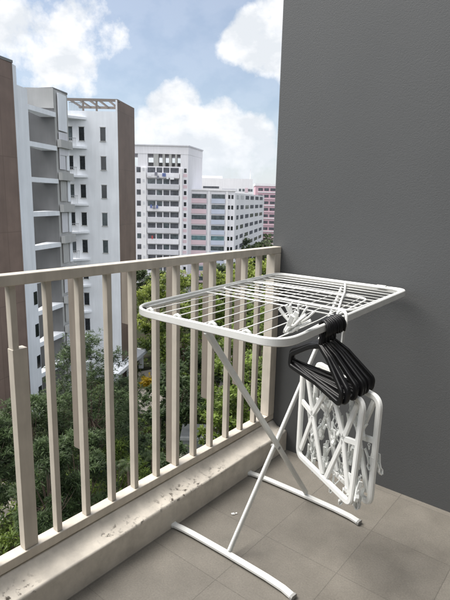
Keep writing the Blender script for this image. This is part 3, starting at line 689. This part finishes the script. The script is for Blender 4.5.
def tree(name, label, group, u, d, ztop_, rad, ch, leaf, lsize, nclump, ros, per, seed, aspect=0.3, droop=0.0, trunk_r=0.16, lean=0.0, base=0.0):
    """ztop_ height of the top above ground; rad crown radius; ch crown height"""
    rng = np.random.default_rng(seed); root = estate(name, label, 'tree', u, d, group)
    zc_ = ztop_-ch*0.5
    # limbs
    tr = MB(); tips = []
    cl = []
    for i in range(nclump):
        while True:
            q = rng.uniform(-1, 1, 3)
            if 0.15 < np.linalg.norm(q) < 1: break
        q = q/np.linalg.norm(q)*(np.linalg.norm(q)**0.45)
        shape = 1.0-0.2*max(0, q[2])
        cl.append(np.array([q[0]*rad*shape, q[1]*rad*shape, zc_+q[2]*ch*0.5]))
    fork = max(1.0, zc_-ch*0.42)
    tp = [(0,0,0), (lean*0.3, 0.1, fork*0.5), (lean*0.6, 0, fork), (lean, 0, zc_+ch*0.15)]
    rs = [trunk_r*1.15, trunk_r, trunk_r*0.85, trunk_r*0.3]
    def taper(pts, rs):
        n = 7; vs = []; fs = []
        for i, (p, r) in enumerate(zip(pts, rs)):
            for k_ in range(n): vs.append((p[0]+r*math.cos(2*math.pi*k_/n), p[1]+r*math.sin(2*math.pi*k_/n), p[2]))
        for i in range(len(pts)-1):
            for k_ in range(n): fs.append((i*n+k_, i*n+(k_+1) % n, (i+1)*n+(k_+1) % n, (i+1)*n+k_))
        tr.add(vs, fs)
    taper(tp, rs)
    for c in cl[::2]:
        s_ = np.array([lean*0.6, 0, fork+rng.uniform(0, 1)*(zc_-fork)*0.8]); m2 = (s_+c)/2+np.array([0,0,-0.1*rad])
        taper([s_, m2, c], [trunk_r*0.38, trunk_r*0.22, trunk_r*0.07])
    tr.build('trunk', 'bark', root, smooth=True)
    mb = MB(); cs, os_, ts = [], [], []
    for c in cl:
        cr = rad*rng.uniform(0.20, 0.34); tb = rng.uniform(0.25, 0.7)
        for j in range(ros):
            q = rng.normal(0, 1, 3); q /= np.linalg.norm(q); q = q*rng.uniform(0.5, 1.0)
            p = c+q*np.array([cr, cr, cr*0.75]); o = p-np.array([0, 0, zc_-ch*.2]); o /= (np.linalg.norm(o)+1e-6)
            cs.append(p); os_.append(o); ts.append(tb+0.34*q[2])  # crown shade painted into the tint: clump tops lighter, undersides darker
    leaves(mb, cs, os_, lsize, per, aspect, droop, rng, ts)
    me = bpy.data.meshes.new('crown'); me.from_pydata(mb.v, [], mb.f)
    a = me.attributes.new('tint', 'FLOAT', 'FACE'); a.data.foreach_set('value', mb.t); me.materials.append(MT[leaf])
    o = bpy.data.objects.new('crown', me); COL.objects.link(o); o.parent = root
    return root
def tree_px(px, pyt, d, **k):
    u, _, z = loc(px, pyt, d); return dict(u=u, d=d, ztop_=z-GROUND, **k)
NEAR = 'dark leafy trees below the railing'
near = [
    (89, 334, 27, 2.6, 8.5, 'leafdark', 'tall dark tree rising in front of the white wing behind the third bar', 1),
    (26, 398, 24, 1.9, 5.0, 'leafdark', 'dark bushy tree in front of the brown wall at the left edge', 2),
    (58, 386, 30, 2.0, 6.0, 'leafdark', 'dark tree between the left bushy tree and the tall one', 3),
    (112, 386, 31, 1.9, 6.0, 'leafdark', 'dark tree just in front of the white canopy', 4),
    (-14, 408, 22, 1.8, 5.0, 'leafdark', 'dark tree cut by the left edge of the picture', 5),
    (76, 432, 22, 1.6, 5.0, 'leafdark', 'low dark tree below the tall tree', 6),
    (46, 442, 20, 1.4, 4.5, 'leafdark', 'lowest dark tree at left behind the second bar', 7),
    (114, 442, 25, 1.8, 5.5, 'leafmid', 'low green tree below the white canopy', 8),
]
for px, py, d, r, ch, lf, lb, sd in near:
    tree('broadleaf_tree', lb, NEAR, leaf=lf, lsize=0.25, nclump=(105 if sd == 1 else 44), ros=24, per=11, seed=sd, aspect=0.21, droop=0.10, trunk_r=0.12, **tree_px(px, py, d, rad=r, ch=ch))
MIDG = 'green trees seen through the railing'
mid = [
    (152, 282, 66, 4.2, 9, 'leaflight', 'light green tree right of the brown wing', 21, 0.55),
    (170, 272, 84, 5.0, 10, 'leaflight', 'yellow-green tree below the tall white block', 22, 0.6),
    (200, 270, 92, 5.0, 10, 'leaflight', 'pale green tree below the pink panels', 23, 0.6),
    (222, 270, 88, 5.0, 10, 'leaflight', 'light green tree below the blue panels', 24, 0.6),
    (246, 262, 92, 5.5, 11, 'leaflight', 'light green tree left of the end post', 25, 0.6),
    (262, 262, 80, 5.0, 11, 'leaflight', 'light green tree beside the end post of the railing', 26, 0.6),
    (164, 318, 66, 3.6, 9, 'leafmid', 'mid green tree above the white canopy', 27, 0.5),
    (184, 306, 58, 4.2, 10, 'leafmid', 'mid green tree behind the left end of the rack', 28, 0.5),
    (212, 300, 60, 4.4, 10, 'leafmid', 'mid green tree behind the middle of the rack edge', 29, 0.5),
    (240, 296, 58, 4.4, 10, 'leafmid', 'mid green tree behind the rack near the end post', 30, 0.5),
    (262, 310, 52, 4.0, 10, 'leafmid', 'mid green tree low beside the end post', 31, 0.5),
    (172, 366, 40, 2.4, 7, 'leafdark', 'dark tree beside the pale paving', 32, 0.42),
    (192, 350, 46, 2.8, 7.5, 'leafdark', 'dark tree above the grey shelter roof', 33, 0.42),
    (236, 344, 44, 3.4, 8, 'leafmid', 'green tree right of the pale path', 34, 0.42),
    (258, 360, 38, 2.8, 7, 'leafmid', 'green tree under the end of the railing', 35, 0.42),
    (158, 410, 33, 1.9, 6, 'leafdark', 'dark tree low behind the wide bar', 36, 0.36),
    (228, 392, 36, 2.2, 6, 'leafmid', 'low green tree right of the shelter', 37, 0.36),
]
for px, py, d, r, ch, lf, lb, sd, ls in mid:
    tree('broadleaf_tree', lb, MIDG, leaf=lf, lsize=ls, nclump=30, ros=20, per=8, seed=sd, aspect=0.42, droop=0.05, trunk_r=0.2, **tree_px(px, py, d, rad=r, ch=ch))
far = [(246, 238, 150, 6, 10, 'dark distant tree left of the pink block', 51), (264, 238, 145, 6, 10, 'distant tree at the foot of the pink block', 52), (276, 232, 160, 7, 12, 'distant tree at the edge of the grey wall', 53),
       (150, 268, 118, 5, 8, 'distant tree at the foot of the tall white block', 54), (230, 262, 122, 5, 9, 'distant tree at the foot of the striped block', 55)]
for px, py, d, r, ch, lb, sd in far:
    tree('broadleaf_tree', lb, 'distant trees among the housing blocks', leaf='leaffar', lsize=0.9, nclump=26, ros=16, per=7, seed=sd, aspect=0.5, trunk_r=0.25, **tree_px(px, py, d, rad=r, ch=ch))
# undergrowth: nobody could count it
mb = MB(); rng = np.random.default_rng(99); cs, os_, ts = [], [], []
for i in range(5200):
    px, py = rng.uniform(-40, 285), rng.uniform(345, 560)
    u, d = ground_at(px, py)
    if 144 < px < 162 and 372 < py < 410: continue
    if abs(px-(213+(395-py)*0.4)) < 5 and 335 < py < 400: continue
    h_ = abs(rng.normal(0, 0.9))*(0.4+0.6*math.sin(u*0.9)**2)
    cs.append(np.array([u, d, h_])); os_.append(np.array([0,0,0.6])); ts.append(rng.uniform(0.15, 0.7))
leaves(mb, cs, os_, 0.42, 6, 0.35, -0.2, rng, ts)
me = bpy.data.meshes.new('undergrowth'); me.from_pydata(mb.v, [], mb.f)
a = me.attributes.new('tint', 'FLOAT', 'FACE'); a.data.foreach_set('value', mb.t); me.materials.append(MT['leafmid'])
o = bpy.data.objects.new('undergrowth', me); COL.objects.link(o); o.location = world(0, 0, GROUND+0.01); o.rotation_euler = (0, 0, YAW)
tag(o, 'dense low green undergrowth beneath the trees', 'undergrowth', kind='stuff')
# feathery palms low between the bars
def palm(label, px, py, d, sd, hgt=3.0, n=13, L=0.95):
    rng = np.random.default_rng(sd); u, _, z = loc(px, py, d); zt_ = z-GROUND
    root = estate('palm', label, 'palm', u, d, 'small palms among the trees')
    MB().tube([(0,0,0), (0.06,0,zt_*0.5), (0,0,zt_-0.1)], 0.07, 8).build('trunk', 'bark', root, smooth=True)
    mb = MB()
    for k_ in range(n):
        a = k_*2.4+rng.uniform(-.2, .2); el = rng.uniform(0.1, 1.0); dx = np.array([math.cos(a), math.sin(a), 0])
        prev = np.array([0, 0, zt_-0.12])
        for j in range(14):
            t = (j+1)/14; p = np.array([0,0,zt_-0.12])+dx*L*t*math.cos(el*0.7)+np.array([0,0,L*(math.sin(el)*t-0.75*t*t)])
            tv = p-prev; tv /= np.linalg.norm(tv); sd_ = np.cross(tv, (0,0,1.0)); sd_ /= np.linalg.norm(sd_)+1e-6
            for s_ in (-1, 1):
                ll = L*0.34*math.sin(math.pi*(0.12+0.85*t)); q = p+sd_*s_*ll+tv*ll*0.5-np.array([0,0,ll*0.35]); wv = tv*0.022*L
                mb.v += [tuple(p-wv), tuple(p+wv), tuple(q)]; nn = len(mb.v); mb.f.append((nn-3, nn-2, nn-1)); mb.t.append(float(rng.uniform(.2, .8)))
            prev = p
    me = bpy.data.meshes.new('crown'); me.from_pydata(mb.v, [], mb.f); a = me.attributes.new('tint', 'FLOAT', 'FACE'); a.data.foreach_set('value', mb.t); me.materials.append(MT['fern'])
    o = bpy.data.objects.new('crown', me); COL.objects.link(o); o.parent = root
palm('feathery palm left of the wide bar low down', 128, 462, 23, 62, L=0.8)
palm('feathery palm in shade beside the grey shelter', 152, 452, 26, 64, L=0.8)

# ------------------------------------------------------------------ ground, paths and small structures
s_ = 2500
tag(MB().add([(-s_,-s_,GROUND),(s_,-s_,GROUND),(s_,s_,GROUND),(-s_,s_,GROUND)], [(0,1,2,3)]).build('ground', 'soil'), kind='structure')
def sheet(name, pxs, m, dz):
    vs = []
    for px, py in pxs:
        u, d = ground_at(px, py); p = world(u, d, GROUND+dz); vs.append(p)
    return tag(MB().add(vs, [tuple(range(len(vs)))]).build(name, m), kind='structure')
sheet('paved_court', [(138, 372), (172, 366), (166, 412), (138, 414)], 'paving', 0.02)
sheet('footpath', [(212, 402), (216, 402), (240, 342), (237, 342)], 'paving', 0.024)
sheet('driveway', [(-10, 470), (22, 452), (20, 500), (-14, 540)], 'paving', 0.028)
sheet('road', [(120, 300), (290, 285), (290, 279), (120, 292)], 'asphalt', 0.016)
gu, gd = ground_at(200, 446); sh = estate('shelter', 'grey flat roofed concrete shelter among the trees below the railing', 'shelter', gu, 38)
zs = hz(437, 38, 200)
sx0, sx1 = U(182, 38, 440)-gu, U(216, 38, 440)-gu
MB().box(sx0, sx1, 0, 2.2, 0, zs-0.25).build('wall', 'concrete', sh)
MB().box(sx0-0.15, sx1+0.15, -0.2, 2.4, zs-0.247, zs).build('roof', 'concrete', sh)
ru, rd = ground_at(180, 455)
rm = estate('ramp_wall', 'pale sloping ramp wall left of the grey shelter', 'wall', U(180, 36, 455), 36)
za, zb_ = hz(464, 36, 174), hz(444, 38, 184)
MB().prism([(-0.45, -0.3), (-0.3, -0.3), (0.45, 2.0), (0.30, 2.0)], 0, [za, za, zb_, zb_]).build('wall', 'paving', rm)
yb = estate('flowering_shrub', 'yellow flowering shrub on the pale paving by the canopy', 'shrub', *ground_at(148, 386))
mb = MB(); rng = np.random.default_rng(5)
leaves(mb, [np.array([rng.normal(0, .55), rng.normal(0, .55), abs(rng.normal(.4, .3))]) for i in range(120)], [np.array([0,0,.5])]*120, 0.4, 7, 0.5, 0, rng, list(rng.uniform(.2, .9, 120)))
me = bpy.data.meshes.new('foliage'); me.from_pydata(mb.v, [], mb.f); a = me.attributes.new('tint', 'FLOAT', 'FACE'); a.data.foreach_set('value', mb.t); me.materials.append(MT['flower'])
o = bpy.data.objects.new('foliage', me); COL.objects.link(o); o.parent = yb

# ------------------------------------------------------------------ light and sky
SUN = np.array([-0.47, -0.28, 0.86]); SUN /= np.linalg.norm(SUN)
sl = bpy.data.lights.new('sun', 'SUN'); sl.energy = 6.4; sl.angle = math.radians(44); sl.color = (1.0, 0.955, 0.89)
so = bpy.data.objects.new('sun', sl); COL.objects.link(so); so.location = (-3, -3, 8)
so.rotation_euler = Vector(SUN).to_track_quat('Z', 'Y').to_euler()
wd = bpy.data.worlds.new('World'); scene.world = wd; wd.use_nodes = True
nt = wd.node_tree; bg = nt.nodes['Background']
sky = nt.nodes.new('ShaderNodeTexSky'); sky.sky_type = 'NISHITA'; sky.sun_disc = False
sky.sun_elevation = math.asin(SUN[2]); sky.sun_rotation = math.atan2(SUN[0], SUN[1]); sky.air_density = 1.0; sky.dust_density = 1.2; sky.ozone_density = 1.0
STR = 0.10
tc = nt.nodes.new('ShaderNodeTexCoord')
def node(t, **kw):
    n = nt.nodes.new(t)
    for k_, v in kw.items(): setattr(n, k_, v)
    return n
noi = node('ShaderNodeTexNoise'); noi.inputs['Scale'].default_value = 7.0; noi.inputs['Detail'].default_value = 9; noi.inputs['Roughness'].default_value = 0.6
noi2 = node('ShaderNodeTexNoise'); noi2.inputs['Scale'].default_value = 2.2; noi2.inputs['Detail'].default_value = 5
nt.links.new(tc.outputs['Generated'], noi.inputs['Vector']); nt.links.new(tc.outputs['Generated'], noi2.inputs['Vector'])
def math_(op, a, b=None, c=None, clamp=False):
    n = node('ShaderNodeMath', operation=op); n.use_clamp = clamp
    for i, x in enumerate((a, b, c)):
        if x is None: continue
        if isinstance(x, (int, float)): n.inputs[i].default_value = x
        else: nt.links.new(x, n.inputs[i])
    return n.outputs[0]
def blob(px, py, r, soft):
    c = ray(px, py); c = c/np.linalg.norm(c)
    vm = node('ShaderNodeVectorMath', operation='DISTANCE'); nt.links.new(tc.outputs['Generated'], vm.inputs[0]); vm.inputs[1].default_value = c
    mr = node('ShaderNodeMapRange'); mr.inputs[1].default_value = r/F_PX*(1+soft); mr.inputs[2].default_value = r/F_PX*(1-soft); mr.inputs[3].default_value = 0.0; mr.inputs[4].default_value = 1.0
    nt.links.new(vm.outputs['Value'], mr.inputs[0]); return mr.outputs[0]
dens = None
for b_ in [(178, 110, 36, .5), (208, 138, 50, .5), (250, 145, 42, .5), (160, 138, 38, .5), (225, 165, 50, .5), (262, 38, 38, .55), (236, 44, 24, .6), (284, 62, 34, .6), (278, 8, 38, .6), (252, 18, 22, .6), (50, 12, 62, .8), (5, 20, 60, .8), (80, -10, 60, .8), (118, 34, 34, .9), (60, 70, 50, 1.0), (-60, 60, 90, .8), (330, 60, 90, .7), (420, 120, 120, .7)]:
    x = blob(*b_); dens = x if dens is None else math_('MAXIMUM', dens, x)
f = math_('ADD', math_('MULTIPLY', dens, 0.62), math_('MULTIPLY_ADD', noi.outputs['Fac'], 1.25, -0.78))
gen = math_('MULTIPLY_ADD', noi2.outputs['Fac'], 1.1, -0.42)
f = math_('ADD', f, math_('MULTIPLY', gen, 0.55))
mr = node('ShaderNodeMapRange'); mr.interpolation_type = 'SMOOTHSTEP'; mr.inputs[1].default_value = 0.27; mr.inputs[2].default_value = 0.52
nt.links.new(f, mr.inputs[0])
veil = math_('MAXIMUM', mr.outputs[0], 0.27)
cr = node('ShaderNodeValToRGB'); cr.color_ramp.elements[0].color = (8.3, 8.7, 9.2, 1); cr.color_ramp.elements[1].color = (10.6, 10.7, 10.9, 1)
cr.color_ramp.elements[0].position = 0.40; cr.color_ramp.elements[1].position = 0.56
noi3 = node('ShaderNodeTexNoise'); noi3.inputs['Scale'].default_value = 13.0; noi3.inputs['Detail'].default_value = 7; noi3.inputs['Roughness'].default_value = 0.55
mp3 = node('ShaderNodeMapping'); mp3.inputs['Location'].default_value = (0, 0, 0.02); mp3.inputs['Scale'].default_value = (1, 1, 1.5)
nt.links.new(tc.outputs['Generated'], mp3.inputs['Vector']); nt.links.new(mp3.outputs['Vector'], noi3.inputs['Vector'])
nt.links.new(noi3.outputs['Fac'], cr.inputs['Fac'])
mx = node('ShaderNodeMix', data_type='RGBA'); nt.links.new(veil, mx.inputs['Factor']); sg = node('ShaderNodeVectorMath', operation='SCALE'); sg.inputs['Scale'].default_value = 1.45; nt.links.new(sky.outputs[0], sg.inputs[0])
nt.links.new(sg.outputs[0], mx.inputs[6]); nt.links.new(cr.outputs['Color'], mx.inputs[7])
# pale haze towards the horizon
sz = node('ShaderNodeSeparateXYZ'); nt.links.new(tc.outputs['Generated'], sz.inputs[0])
hr = node('ShaderNodeMapRange'); hr.inputs[1].default_value = 0.0; hr.inputs[2].default_value = 0.17; hr.inputs[3].default_value = 0.8; hr.inputs[4].default_value = 0.0
nt.links.new(sz.outputs['Z'], hr.inputs[0])
mh = node('ShaderNodeMix', data_type='RGBA'); nt.links.new(hr.outputs[0], mh.inputs['Factor']); nt.links.new(mx.outputs[2], mh.inputs[6]); mh.inputs[7].default_value = (8.3, 8.9, 9.6, 1)
# added unseen bright sky patch behind the camera to light the building fronts
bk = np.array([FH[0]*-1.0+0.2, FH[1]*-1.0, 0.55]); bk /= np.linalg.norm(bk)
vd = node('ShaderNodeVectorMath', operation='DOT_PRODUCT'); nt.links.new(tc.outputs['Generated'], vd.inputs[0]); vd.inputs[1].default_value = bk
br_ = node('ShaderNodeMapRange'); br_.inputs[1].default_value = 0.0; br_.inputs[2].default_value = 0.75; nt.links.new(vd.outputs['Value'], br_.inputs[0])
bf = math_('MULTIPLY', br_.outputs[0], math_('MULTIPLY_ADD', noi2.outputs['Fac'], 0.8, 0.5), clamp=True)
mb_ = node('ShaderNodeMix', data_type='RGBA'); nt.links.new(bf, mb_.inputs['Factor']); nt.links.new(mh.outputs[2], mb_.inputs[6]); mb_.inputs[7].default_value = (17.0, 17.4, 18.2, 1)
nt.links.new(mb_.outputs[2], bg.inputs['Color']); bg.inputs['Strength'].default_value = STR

scene.view_settings.view_transform = 'Standard'; scene.view_settings.look = 'None'; scene.view_settings.exposure = 0; scene.view_settings.gamma = 1
scene.render.engine = 'CYCLES'; scene.cycles.max_bounces = 6; scene.cycles.use_denoising = True
